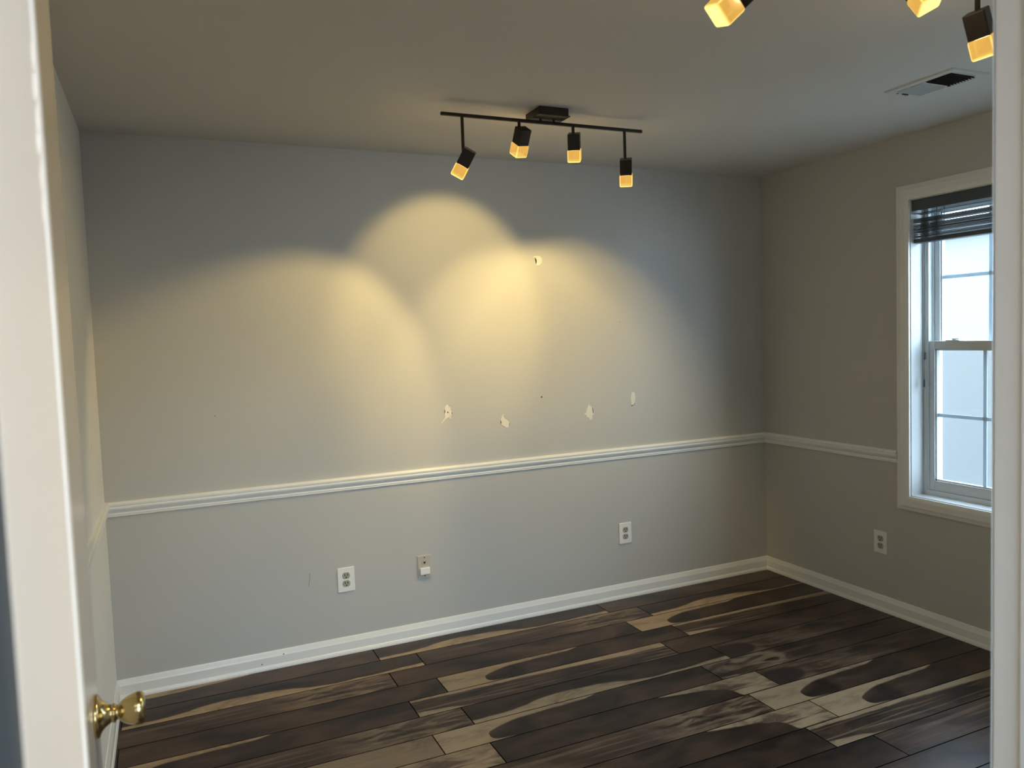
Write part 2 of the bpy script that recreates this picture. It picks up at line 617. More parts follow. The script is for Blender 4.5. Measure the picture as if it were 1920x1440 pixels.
# door stop on the right jamb
box('door_stop', JR - 0.004, JR + 0.001, YH, YN - 0.036, 0, DH - 0.02, M_JAMB, trim_2, bev=0.0012)
# casings: room side and hall side
trim_4 = struct(rounded_post('trim_4', JL - 0.059, JL + 0.0012, YN + 0.003, YN + 0.020, 0, DH + 0.05, M_TRIM, 0.004))
trim_5 = struct(rounded_post('trim_5', JR - 0.0, JR + 0.06, YN + 0.002, YN + 0.0022, 0, DH + 0.05, M_TRIM, 0.00005))
trim_6 = struct(rounded_post('trim_6', JL - 0.080, JL - 0.0004, YH - 0.0195, YH + 0.0199, 0, DH + 0.05, M_HALLTRIM_SHADE, 0.004))
trim_7 = struct(rounded_post('trim_7', JR + 0.0225, JR + 0.080, YH - 0.019, YH + 0.0199, 0, DH + 0.05, M_HALLTRIM_SHADE, 0.004))

# ------------------------------------------------------------------ floor boards
floor = struct(box('floor', 0.0, W, YN, 0.0, -0.06, -0.008, M_SUB))
PW, PL, GAP = 0.1558, 1.2765, 0.0006
ROWS = {  # print letters from left to right, photographed board by board
    0: 'GBP', 1: 'BEB', 2: 'EPT', 3: 'PTS', 4: 'TSP', 5: 'EBD', 6: 'HTL', 7: 'CCD', 8: 'PET', 9: 'PCT',
    10: 'EQS', 11: 'TQE', 12: 'SPP', 13: 'BTQ', 14: 'PSE', 15: 'TEB', 16: 'CPT', 17: 'EBS', 18: 'PTQ', 19: 'BSP'}
y = -0.009
for r in range(20):
    y1 = y
    y0 = y - (PW if r else 0.156)
    y = y0
    if y0 < YN:
        y0 = YN
    if y1 - y0 < 0.01:
        break
    base = -0.152 if r % 2 == 0 else 0.0245
    letters = ROWS[r]
    xs = [base + PL * k for k in range(4)]
    segs = [(max(0.0, xs[k]), min(W, xs[k + 1]), xs[k]) for k in range(3)]
    for k, (a, b, ref) in enumerate(segs):
        if k == 0 and r % 2 == 1:
            a = 0.0245
        if b - a < 0.02:
            continue
        bm = bmesh.new()
        X0, X1, Y0, Y1 = a + GAP, b - GAP, y0 + GAP, y1 - GAP
        c = 0.0017
        lo = [bm.verts.new(p) for p in ((X0, Y0, -0.009), (X1, Y0, -0.009), (X1, Y1, -0.009), (X0, Y1, -0.009))]
        mi = [bm.verts.new(p) for p in ((X0, Y0, -c), (X1, Y0, -c), (X1, Y1, -c), (X0, Y1, -c))]
        hi = [bm.verts.new(p) for p in ((X0 + c, Y0 + c, 0), (X1 - c, Y0 + c, 0), (X1 - c, Y1 - c, 0), (X0 + c, Y1 - c, 0))]
        for q in range(4):
            n_ = (q + 1) % 4
            bm.faces.new((lo[q], lo[n_], mi[n_], mi[q]))
            bm.faces.new((mi[q], mi[n_], hi[n_], hi[q]))
        bm.faces.new(hi)
        uv = bm.loops.layers.uv.new('UVMap')
        for f in bm.faces:
            for lp in f.loops:
                lp[uv].uv = ((lp.vert.co.x - ref) / PL, (lp.vert.co.y - (y1 - PW)) / PW)
        for f in bm.faces:
            if f.calc_area() < 0.02:
                f.material_index = 1
        o_ = new_obj('plank', bm, PRINT[letters[k]], floor)
        o_.data.materials.append(M_JOINT)
    if r % 2 == 1:      # narrow starter piece against the left wall
        bm = bmesh.new()
        add_box(bm, 0.0, 0.0245 - GAP, y0 + GAP, y1 - GAP, -0.009, 0.0)
        uv = bm.loops.layers.uv.new('UVMap')
        for f in bm.faces:
            for lp in f.loops:
                lp[uv].uv = (0.98 + lp.vert.co.x, (lp.vert.co.y - y0) / PW)
        new_obj('plank', bm, PRINT['P'], floor)

# ------------------------------------------------------------------ baseboards and chair rails
BASE = [(0, 0), (0.0165, 0), (0.0165, 0.008), (0.0135, 0.018), (0.0105, 0.0205), (0.0105, 0.058), (0.0085, 0.064),
        (0.0045, 0.080), (0.003, 0.084), (0, 0.084)]
molding('baseboard_back', BASE, (0, 0), (W, 0), (0, -1), M_TRIM)
molding('baseboard_left', BASE, (0, YN), (0, 0), (1, 0), M_TRIM)
molding('baseboard_right', BASE, (W, 0), (W, YN), (-1, 0), M_TRIM)
molding('baseboard_near', BASE, (W, YN), (JR + 0.08, YN), (0, 1), M_TRIM, mitre1=False)
RAIL = [(0, 0.804), (0.006, 0.804), (0.0075, 0.807), (0.006, 0.810), (0.0085, 0.8125), (0.0085, 0.818), (0.007, 0.8205),
        (0.010, 0.826), (0.0165, 0.836), (0.0185, 0.843), (0.0175, 0.8475), (0.0145, 0.8485), (0.0175, 0.853),
        (0.0180, 0.860), (0.014, 0.8675), (0.009, 0.869), (0, 0.869)]
molding('trim_8', RAIL, (0, 0), (W, 0), (0, -1), M_TRIM)
molding('trim_9', RAIL, (0, YN), (0, 0), (1, 0), M_TRIM, mitre0=False)
molding('trim_10', RAIL, (W, 0), (W, -0.9545), (-1, 0), M_TRIM, mitre1=False)
molding('trim_11', RAIL, (W, -1.976), (W, -2.034), (-1, 0), M_TRIM, mitre0=False, mitre1=False)
molding('trim_12', RAIL, (W, YN), (JR + 0.08, YN), (0, 1), M_TRIM, mitre1=False)

# baseboard paint chips near the first outlet
bm = bmesh.new()
for x_, z_ in ((0.700, 0.060), (0.600, 0.030)):
    add_box(bm, x_, x_ + 0.006, -0.0112, -0.0100, z_, z_ + 0.004)
base_back = bpy.data.objects['baseboard_back']
new_obj('paint_chip', bm, M_DARKPART_SHADE, base_back)

# ------------------------------------------------------------------ windows
CASW = 0.073
CASING = [(0.0, 0.0), (0.0, 0.013), (0.010, 0.016), (0.020, 0.0175), (0.050, 0.0155), (0.058, 0.0120), (0.066, 0.0105), (CASW, 0.0085), (CASW, 0.0)]


def make_window(name, ya, yb, blind=True):
    root = empty(name, (0, 0, 0))
    struct(root)
    # picture-frame casing swept round the opening with mitred corners: (distance from opening, proud of wall)
    bm = bmesh.new()
    rings = []
    for q, dep in CASING:
        rings.append([bm.verts.new((W - dep, yy, zz)) for yy, zz in
                      ((ya + q, WZ0 - q), (ya + q, WZ1 + q), (yb - q, WZ1 + q), (yb - q, WZ0 - q))])
    for a, b in zip(rings, rings[1:] + rings[:1]):
        for i in range(4):
            j = (i + 1) % 4
            bm.faces.new((a[i], a[j], b[j], b[i]))
    new_obj('casing', bm, M_TRIM, root)
    # reveal lining
    bm = bmesh.new()
    D = 0.083
    th = 0.004
    add_box(bm, W - 0.001, W + D, ya - th, ya, WZ0, WZ1)
    add_box(bm, W - 0.001, W + D, yb, yb + th, WZ0, WZ1)
    add_box(bm, W - 0.001, W + D, yb, ya, WZ0, WZ0 + th)
    add_box(bm, W - 0.001, W + D, yb, ya, WZ1 - th, WZ1)
    new_obj('reveal', bm, M_REVEAL, root)
    # vinyl frame with tracks
    bm = bmesh.new()
    f = 0.026
    x0, x1 = W + D, W + 0.20
    for (a, b) in ((ya - f, ya), (yb, yb + f)):
        add_box(bm, x0, x1, a, b, WZ0, WZ1, bev=0.001)
    add_box(bm, x0, x1, yb + f, ya - f, WZ0, WZ0 + 0.030)
    add_box(bm, x0, x1, yb + f, ya - f, WZ1 - 0.028, WZ1)
    for s, yy in ((-1, ya - f), (1, yb + f)):           # parting beads
        for xb in (x0 + 0.002, x0 + 0.039, x0 + 0.082):
            add_box(bm, xb, xb + 0.004, min(yy, yy + s * 0.009), max(yy, yy + s * 0.009), WZ0 + 0.03, WZ1 - 0.028)
    new_obj('window_frame', bm, M_VINYL, root)
    zm = 1.402
    yi0, yi1 = yb + f + 0.002, ya - f - 0.002      # sash span

    def sash(xa, z0, z1, stile, railb, railt, upper):
        xb = xa + 0.032
        bm = bmesh.new()
        add_box(bm, xa, xb, yi1 - stile, yi1, z0, z1, bev=0.0015)
        add_box(bm, xa, xb, yi0, yi0 + stile, z0, z1, bev=0.0015)
        add_box(bm, xa, xb, yi0 + stile, yi1 - stile, z0, z0 + railb, bev=0.0015)
        add_box(bm, xa, xb, yi0 + stile, yi1 - stile, z1 - railt, z1, bev=0.0015)
        # glazing bead, a little step round the glass
        gb = 0.007
        ga, gc = yi0 + stile, yi1 - stile
        gz0, gz1 = z0 + railb, z1 - railt
        add_box(bm, xa + 0.007, xb - 0.004, gc - gb, gc, gz0, gz1)
        add_box(bm, xa + 0.007, xb - 0.004, ga, ga + gb, gz0, gz1)
        add_box(bm, xa + 0.007, xb - 0.004, ga, gc, gz0, gz0 + gb)
        add_box(bm, xa + 0.007, xb - 0.004, ga, gc, gz1 - gb, gz1)
        s = new_obj('upper_sash' if upper else 'lower_sash', bm, M_VINYL, root)
        ga, gc, gz0, gz1 = ga + gb, gc - gb, gz0 + gb, gz1 - gb
        nx, nz = 3, 2
        mw = 0.017
        xm = (xa + xb) / 2
        for i in range(1, nx):
            yy = gc + (ga - gc) * i / nx
            box('muntin', xm - 0.004, xm + 0.004, yy - mw / 2, yy + mw / 2, gz0, gz1, M_MUNTIN, s, bev=0.0015)
        zz = (gz0 + gz1) / 2
        box('muntin', xm - 0.0045, xm + 0.0045, ga, gc, zz - mw / 2, zz + mw / 2, M_MUNTIN, s, bev=0.0015)
        for i in range(nx):
            for j in range(nz):
                bm = bmesh.new()
                a_ = gc + (ga - gc) * i / nx
                b_ = gc + (ga - gc) * (i + 1) / nx
                c_ = gz0 + (gz1 - gz0) * j / nz
                d_ = gz0 + (gz1 - gz0) * (j + 1) / nz
                vs = [bm.verts.new((xm, yy2, z2)) for yy2, z2 in ((a_, c_), (b_, c_), (b_, d_), (a_, d_))]
                bm.faces.new(vs)
                new_obj('pane', bm, M_GLASS, s)
        return s
    lo = sash(W + D + 0.006, WZ0 + 0.030, zm + 0.022, 0.036, 0.050, 0.040, False)
    sash(W + D + 0.045, zm - 0.022, WZ1 - 0.028, 0.036, 0.036, 0.036, True)
    # sash lock and keeper on the meeting rail
    bm = bmesh.new()
    for yy in (ya - 0.16,):
        add_box(bm, W + D + 0.004, W + D + 0.036, yy - 0.035, yy + 0.035, zm + 0.022, zm + 0.026, bev=0.001)
        add_cyl(bm, (W + D + 0.02, yy, zm + 0.024), (W + D + 0.02, yy, zm + 0.034), 0.010)
        add_box(bm, W + D + 0.008, W + D + 0.016, yy - 0.03, yy + 0.005, zm + 0.028, zm + 0.034, bev=0.001)
    new_obj('sash_lock', bm, M_VINYL, lo)
    # insect screen outside the lower half
    bm = bmesh.new()
    xs_ = W + D + 0.100
    vs = [bm.verts.new((xs_, yy2, z2)) for yy2, z2 in ((yi0, WZ0 + 0.03), (yi1, WZ0 + 0.03), (yi1, zm), (yi0, zm))]
    bm.faces.new(vs)
    new_obj('insect_screen', bm, M_SCREEN, root)
    return root


make_window('window_1', *WIN_Y)
make_window('added_window', *ADDED_WIN_Y)  # out of view, added to bring in more daylight

# ------------------------------------------------------------------ blind in window_1
ya, yb = WIN_Y[0] - 0.006, WIN_Y[1] + 0.006
bl = tag(empty('venetian_blind', (W + 0.035, (ya + yb) / 2, WZ1)),
         'dark slate venetian blind drawn up to the top of the window', 'blind')
OFF = Matrix.Translation(-Vector(bl.location))


def child(o, root_off=OFF):
    o.data.transform(root_off)
    return o


child(box('valance', W + 0.004, W + 0.010, yb, ya, WZ1 - 0.057, WZ1 - 0.005, M_SLAT, bl, bev=0.0015))
child(box('head_rail', W + 0.014, W + 0.060, yb + 0.004, ya - 0.004, WZ1 - 0.050, WZ1 - 0.006, M_SLAT, bl, bev=0.001))
zs = []
z_ = 1.936
for i in range(14):
    zs.append(z_)
    z_ += 0.0058 + (0.0055 if i in (2, 9) else 0.0) + random.uniform(0, 0.0010)
zs += [2.050]
for i, zz in enumerate(zs):
    bm = bmesh.new()
    tilt = random.uniform(-0.03, 0.03)
    n = 5
    ring = []
    for j in range(n + 1):
        t_ = j / n - 0.5
        ring.append((t_ * 0.050, 0.0022 * (1 - (2 * t_) ** 2)))
    pts = [(a, b + 0.0013) for a, b in ring] + [(a, b - 0.0013) for a, b in reversed(ring)]
    ends = []
    for yy, dz in ((yb + 0.004, random.uniform(-0.002, 0.002)), (ya - 0.004, random.uniform(-0.002, 0.002))):
        ends.append([bm.verts.new((W + 0.037 + a * math.cos(tilt), yy, zz + b + a * math.sin(tilt) + dz)) for a, b in pts])
    k = len(pts)
    for q in range(k):
        n_ = (q + 1) % k
        bm.faces.new((ends[0][q], ends[0][n_], ends[1][n_], ends[1][q]))
    bm.faces.new(ends[0])
    bm.faces.new(ends[1])
    child(new_obj('slat', bm, M_SLAT, bl))
child(box('bottom_rail', W + 0.011, W + 0.063, yb + 0.003, ya - 0.003, 1.908, 1.929, M_SLAT, bl, bev=0.004))
for yy in (ya - 0.13, yb + 0.13):
    bm = bmesh.new()
    for xx in (W + 0.0105, W + 0.0635):
        add_box(bm, xx - 0.0006, xx + 0.0006, yy - 0.0012, yy + 0.0012, 1.925, 2.075)
    child(new_obj('ladder_tape', bm, M_SLAT, bl))
for k, (yy, zb) in enumerate(((ya - 0.034, 1.370), (ya - 0.031, 1.235))):
    bm = bmesh.new()
    add_cyl(bm, (W + 0.0535, yy, 2.07), (W + 0.0535, yy, zb), 0.0009, 8)
    c = child(new_obj('pull_cord', bm, M_SLAT, bl))
    bm = bmesh.new()
    add_cyl(bm, (W + 0.0535, yy, zb), (W + 0.0535, yy, zb - 0.038), 0.0048, 12, 0.0062)
    child(new_obj('cord_tassel', bm, M_SLAT, c))

# ------------------------------------------------------------------ door leaf with brass knob
DX, DY0, DY1 = 0.1370, -3.010, -2.300
door = struct(empty('door_1', (DX - 0.0175, DY0, 0)))
doff = Matrix.Translation(-Vector(door.location))


def dchild(o):
    o.data.transform(doff)
    return o


leaf = dchild(rounded_post('door_leaf', DX - 0.035, DX, DY0, DY1, 0.012, 2.105, M_DOOR, 0.003, door))
for (z0_, z1_) in ((0.25, 0.80), (1.03, 1.58), (1.72, 1.97)):
    for (a, b) in ((DY0 + 0.12, DY0 + 0.325), (DY0 + 0.385, DY1 - 0.12)):
        dchild(box('raised_panel', DX - 0.001, DX + 0.0018, a, b, z0_, z1_, M_DOOR, door, bev=0.001))
for z0_ in (0.25, 1.05, 1.80):
    bm = bmesh.new()
    add_cyl(bm, (DX + 0.000, DY0 - 0.006, z0_ - 0.045), (DX + 0.000, DY0 - 0.006, z0_ + 0.045), 0.006)
    add_box(bm, DX - 0.030, DX + 0.0008, DY0 - 0.002, DY0 + 0.0005, z0_ - 0.045, z0_ + 0.045)
    dchild(new_obj('hinge', bm, M_BRASS, door))
KY, KZ = -2.362, 0.948
kb = lathe('door_knob',
           [(0.0, 0.0), (0.0325, 0.0), (0.0330, 0.0015), (0.0328, 0.0040), (0.0315, 0.0058), (0.0280, 0.0072), (0.0235, 0.0098),
            (0.0190, 0.0140), (0.0155, 0.0190), (0.0138, 0.0220), (0.0138, 0.0245), (0.0150, 0.0255), (0.0150, 0.0275),
            (0.0125, 0.0288), (0.0108, 0.0305), (0.0115, 0.0330), (0.0150, 0.0365), (0.0188, 0.0415), (0.0220, 0.0475),
            (0.0242, 0.0540), (0.0252, 0.0600), (0.0252, 0.0645), (0.0240, 0.0680), (0.0205, 0.0702), (0.0120, 0.0712), (0.0, 0.0714)],
           M_BRASS, door, 56, Matrix.Rotation(PI / 2, 4, 'Y'))
kb.data.transform(Matrix.Translation((DX, KY, KZ)))
kb.data.transform(doff)
kb['label'] = 'polished brass door knob'
bm = bmesh.new()
add_box(bm, DX - 0.029, DX - 0.006, DY1 - 0.0005, DY1 + 0.0008, KZ - 0.028, KZ + 0.028)
dchild(new_obj('latch_plate', bm, M_BRASS, door))

# ------------------------------------------------------------------ outlets


def frame_on(wall, a, z):
    """matrix placing local x = right seen from the room, y = out of the wall, z = up"""
    if wall == 'back':
        R_ = Matrix(((1, 0, 0), (0, -1, 0), (0, 0, 1))).to_4x4()
        R_ = Matrix(((1, 0, 0, a), (0, -1, 0, 0), (0, 0, 1, z), (0, 0, 0, 1)))
    else:
        R_ = Matrix(((0, -1, 0, W), (-1, 0, 0, a), (0, 0, 1, z), (0, 0, 0, 1)))
    return R_


def outlet(wall, a, z, w_, h_, label, roll=0.0):
    Mx = frame_on(wall, a, z) @ Matrix.Rotation(roll, 4, 'Y')
    root = tag(empty('wall_outlet'), label, 'outlet')
    root.location = Mx.translation

    def put(name, bm, mt, par, smooth=False):
        bm.transform(Matrix.Translation(-Mx.translation) @ Mx)
        return new_obj(name, bm, mt, par, smooth)
    bm = bmesh.new()
    add_box(bm, -w_ / 2, w_ / 2, 0.0, 0.0055, -h_ / 2, h_ / 2, bev=0.0022)
    put('cover_plate', bm, M_PLATE, root)
    for s in (1, -1):
        zc = s * 0.0195
        bm = bmesh.new()
        ring = []
        for i in range(28):
            t_ = 2 * PI * i / 28
            x_, z_ = 0.0172 * math.cos(t_), 0.0172 * math.sin(t_)
            z_ = max(-0.0142, min(0.0142, z_))
            ring.append((x_, z_))
        A = [bm.verts.new((x_, 0.005, zc + z_)) for x_, z_ in ring]
        B = [bm.verts.new((x_ * 0.97, 0.0072, zc + z_ * 0.97)) for x_, z_ in ring]
        for i in range(28):
            j = (i + 1) % 28
            bm.faces.new((A[i], A[j], B[j], B[i]))
        bm.faces.new(B)
        rc = put('receptacle', bm, M_IVORY, root)
        rc['label'] = 'ivory socket face'
        for sx in (-1, 1):
            bm = bmesh.new()
            add_box(bm, sx * 0.0065 - 0.0021, sx * 0.0065 + 0.0021, 0.0068, 0.0076, zc - 0.0005, zc + 0.0095)
            put('slot', bm, M_DARK, rc)
        bm = bmesh.new()
        add_cyl(bm, (0, 0.0066, zc - 0.0075), (0, 0.0076, zc - 0.0075), 0.0036, 14)
        put('slot', bm, M_DARK, rc)
        # dark joint round the receptacle
        bm = bmesh.new()
        A = [bm.verts.new((x_ * 1.07, 0.0056, zc + z_ * 1.07)) for x_, z_ in ring]
        B = [bm.verts.new((x_ * 1.00, 0.0058, zc + z_ * 1.00)) for x_, z_ in ring]
        for i in range(28):
            j = (i + 1) % 28
            bm.faces.new((A[i], A[j], B[j], B[i]))
        put('gasket', bm, M_DARKPART_SHADE, rc)
    bm = bmesh.new()
    add_cyl(bm, (0, 0.005, 0), (0, 0.0064, 0), 0.0032, 14)
    put('screw', bm, M_PLATE, root)
    return root


outlet('back', 1.015, 0.367, 0.083, 0.120, 'oversized white duplex outlet low on the far wall, left of the phone jack', roll=0.0)
outlet('back', 2.617, 0.374, 0.082, 0.120, 'white duplex outlet low on the far wall, nearest the far corner')
outlet('right', -0.849, 0.368, 0.080, 0.120, 'white duplex outlet on the window wall, below and left of the window')

# phone jack plate
Mx = frame_on('back', 1.4145, 0.369)
pj = tag(empty('phone_jack', Mx.translation), 'beige phone jack plate with small white box on the far wall', 'phone jack')


def pput(name, bm, mt, par=pj, smooth=False):
    bm.transform(Matrix.Translation(-Mx.translation) @ Mx)
    return new_obj(name, bm, mt, par, smooth)


bm = bmesh.new()
add_box(bm, -0.036, 0.036, 0, 0.006, -0.0575, 0.0575, bev=0.0022)
pput('cover_plate', bm, M_BEIGE)
bm = bmesh.new()
add_cyl(bm, (-0.001, 0.005, 0.022), (-0.001, 0.0085, 0.022), 0.0145, 28)
jk = pput('jack', bm, M_BEIGE)
bm = bmesh.new()
add_box(bm, -0.0065, 0.0045, 0.0080, 0.0090, 0.019, 0.0265)
add_box(bm, -0.0040, 0.0020, 0.0080, 0.0090, 0.0155, 0.0195)
pput('slot', bm, M_DARK, jk)
bm = bmesh.new()
add_box(bm, -0.027, 0.025, 0.005, 0.0185, -0.039, -0.004, bev=0.003)
b_ = pput('jack_box', bm, M_PLATE)
b_['label'] = 'small white box'
for zz in (0.047, -0.047):
    bm = bmesh.new()
    add_cyl(bm, (0, 0.0055, zz), (0, 0.0070, zz), 0.0033, 12)
    pput('screw', bm, M_DARKPART_SHADE)

# ------------------------------------------------------------------ spackle patches and marks on the far wall
PATCHES = {
    'hook': (2.118, 1.919, [(-0.030, 0.020), (-0.020, 0.024), (-0.006, 0.026), (0.006, 0.026), (0.017, 0.020), (0.023, 0.008), (0.023, -0.006),
                            (0.016, -0.018), (0.004, -0.025), (-0.008, -0.024), (-0.018, -0.020), (-0.019, -0.013), (-0.011, -0.012),
                            (-0.010, 0.002), (-0.014, 0.014), (-0.026, 0.013)]),
    'tail': (1.575, 1.143, [(-0.012, 0.036), (-0.002, 0.042), (0.004, 0.034), (0.012, 0.028), (0.016, 0.014), (0.024, 0.006), (0.020, -0.004),
                            (0.022, -0.014), (0.014, -0.022), (0.016, -0.038), (0.006, -0.036), (0.008, -0.026), (-0.010, -0.030),
                            (-0.036, -0.056), (-0.040, -0.052), (-0.016, -0.020), (-0.020, -0.004), (-0.014, 0.010), (-0.018, 0.024)]),
    'bird': (1.889, 1.073, [(-0.012, 0.036), (-0.002, 0.040), (0.000, 0.026), (0.006, 0.012), (0.016, 0.006), (0.030, -0.004), (0.026, -0.012),
                            (0.028, -0.022), (0.020, -0.034), (0.006, -0.034), (-0.004, -0.026), (-0.024, -0.014), (-0.020, -0.004),
                            (-0.024, 0.010), (-0.018, 0.022)]),
    'crab': (2.409, 1.084, [(-0.008, 0.050), (-0.002, 0.034), (0.006, 0.040), (0.008, 0.030), (0.018, 0.028), (0.016, 0.016), (0.024, 0.008),
                            (0.018, -0.002), (0.028, -0.014), (0.016, -0.018), (0.014, -0.036), (0.008, -0.052), (0.004, -0.036),
                            (-0.004, -0.050), (-0.006, -0.034), (-0.018, -0.028), (-0.026, -0.012), (-0.038, -0.006), (-0.024, 0.000),
                            (-0.022, 0.014), (-0.016, 0.028)]),
    'oval': (2.695, 1.140, [(-0.004, 0.040), (0.008, 0.038), (0.014, 0.026), (0.015, 0.010), (0.012, -0.008), (0.014, -0.022), (0.006, -0.028),
                            (0.004, -0.040), (-0.004, -0.034), (-0.020, -0.042), (-0.012, -0.026), (-0.016, -0.012), (-0.016, 0.010),
                            (-0.012, 0.028)]),
}
PL_LABEL = {'hook': 'round spackle patch with a small hook, highest on the wall', 'tail': 'spackle patch with a thin tail',
            'bird': 'bird-shaped spackle patch', 'crab': 'jagged crab-shaped spackle patch', 'oval': 'small oval spackle patch'}
for key, (cx, cz, pts) in PATCHES.items():
    bm = bmesh.new()
    # jagged outline: subdivide and jitter
    P = []
    for i, (a, b) in enumerate(pts):
        c, d = pts[(i + 1) % len(pts)]
        P.append((a, b))
        P.append(((a + c) / 2 + random.uniform(-.0018, .0018), (b + d) / 2 + random.uniform(-.0018, .0018)))
    A = [bm.verts.new((cx + a, 0.0003, cz + b)) for a, b in P]
    B = [bm.verts.new((cx + a * 0.96, -0.0012, cz + b * 0.96)) for a, b in P]
    k = len(P)
    for i in range(k):
        j = (i + 1) % k
        bm.faces.new((A[i], A[j], B[j], B[i]))
    f = bm.faces.new(B)
    bmesh.ops.triangulate(bm, faces=[f])
    o = new_obj('spackle_patch', bm, M_SPACKLE, wall_back)
    o['label'] = PL_LABEL[key]
bm = bmesh.new()
for cx, cz, rr in ((2.112, 1.189, 0.0045), (0.463, 1.21, 0.002), (2.62, 1.58, 0.002)):
    add_cyl(bm, (cx, 0.0002, cz), (cx, -0.0008, cz), rr, 10)
add_cyl(bm, (1.574, 0.0002, 1.145), (1.574, -0.0020, 1.145), 0.0035, 8)
new_obj('nail_hole', bm, M_DARKPART_SHADE, wall_back)
bm = bmesh.new()
sc_pts = [(0.843, 0.425), (0.842, 0.400), (0.838, 0.375), (0.835, 0.362)]
for (a, b), (c, d) in zip(sc_pts, sc_pts[1:]):
    vs = [bm.verts.new(p) for p in ((a - 0.001, -0.0004, b), (a + 0.0014, -0.0004, b), (c + 0.0014, -0.0004, d), (c - 0.001, -0.0004, d))]
    bm.faces.new(vs)
new_obj('scuff_mark', bm, mat('scuff', (0.22, 0.22, 0.22), 0.7), wall_back)
bm = bmesh.new()
vs = [bm.verts.new(p) for p in ((0.0004, -0.45, 1.145), (0.0004, -0.44, 1.150), (0.0004, -0.425, 1.175), (0.0004, -0.432, 1.172))]
bm.faces.new(vs)
new_obj('scuff_mark', bm, mat('scuff_dark', (0.25, 0.24, 0.24), 0.7), wall_left)

# ------------------------------------------------------------------ ceiling vent
vx0, vx1, vy0, vy1 = 2.944, 3.138, -1.776, -1.487
vc = Vector(((vx0 + vx1) / 2, (vy0 + vy1) / 2, H))
vent = tag(empty('ceiling_vent', vc), 'white rectangular air register in the ceiling near the window wall', 'vent')
voff = Matrix.Translation(-vc)


def vput(name, bm, mt):
    bm.transform(voff)
    return new_obj(name, bm, mt, vent)


bm = bmesh.new()
fx0, fx1 = vx0 + 0.032, vx1 - 0.026
ban = (vy0 + 0.030, (vy0 + vy1) / 2 - 0.006, (vy0 + vy1) / 2 + 0.006, vy1 - 0.030)
zt = H - 0.005
for a in ((vx0, fx0, vy0, vy1), (fx1, vx1, vy0, vy1), (fx0, fx1, vy0, ban[0]), (fx0, fx1, ban[1], ban[2]), (fx0, fx1, ban[3], vy1)):
    add_box(bm, a[0], a[1], a[2], a[3], zt, H - 0.0002)
# thin outer lip
for a in ((vx0 - 0.004, vx0, vy0 - 0.004, vy1 + 0.004), (vx1, vx1 + 0.004, vy0 - 0.004, vy1 + 0.004),
          (vx0, vx1, vy0 - 0.004, vy0), (vx0, vx1, vy1, vy1 + 0.004)):
    add_box(bm, *a, H - 0.003, H - 0.0002)
vput('grille_frame', bm, M_VENT)
bm = bmesh.new()
add_box(bm, fx0, fx1, ban[0], ban[3], H - 0.0012, H - 0.0004)
vput('duct_opening', bm, M_DARK)
for (a, b, sgn) in ((ban[0], ban[1], 1), (ban[2], ban[3], -1)):
    n = 9
    for i in range(n):
        yy = a + (b - a) * (i + 0.5) / n
        bm = bmesh.new()
        mtx = Matrix.Translation(((fx0 + fx1) / 2, yy, H - 0.0062)) @ Matrix.Rotation(sgn * math.radians(50 if sgn > 0 else 28), 4, 'X')
        add_box(bm, -(fx1 - fx0) / 2, (fx1 - fx0) / 2, -0.0062, 0.0062, -0.0004, 0.0004, mtx)
        vput('louver', bm, M_LOUVER_SHADE if sgn < 0 else M_DARKPART_SHADE)  # shade put into louver colour: one bank grey, the other nearly black
bm = bmesh.new()
add_box(bm, vx0 + 0.075, vx0 + 0.105, vy1 - 0.022, vy1 - 0.016, H - 0.010, H - 0.004)
vput('damper_lever', bm, M_DARKPART_SHADE)
for xx, yy in ((vx0 + 0.055, vy1 - 0.013), (vx1 - 0.02, ban[1] + 0.006)):
    bm = bmesh.new()
    add_cyl(bm, (xx, yy, H - 0.0065), (xx, yy, H - 0.004), 0.004, 12)
    vput('screw', bm, M_DARKPART_SHADE)

# ------------------------------------------------------------------ track lights
CAPL, GLL, CW, GW = 0.066, 0.050, 0.051, 0.056


FACE = Vector((0.45, 0.88, 0.12)).normalized()     # one side of each head faces the doorway


def aim_matrix(pivot, direction, twist):
    z = -Vector(direction).normalized()                 # local -z is the beam
    x = FACE.cross(z).normalized()
    y_ = z.cross(x)
    q = Matrix((x, y_, z)).transposed().to_4x4() @ Matrix.Rotation(twist, 4, 'Z')
    q.translation = pivot
    return q


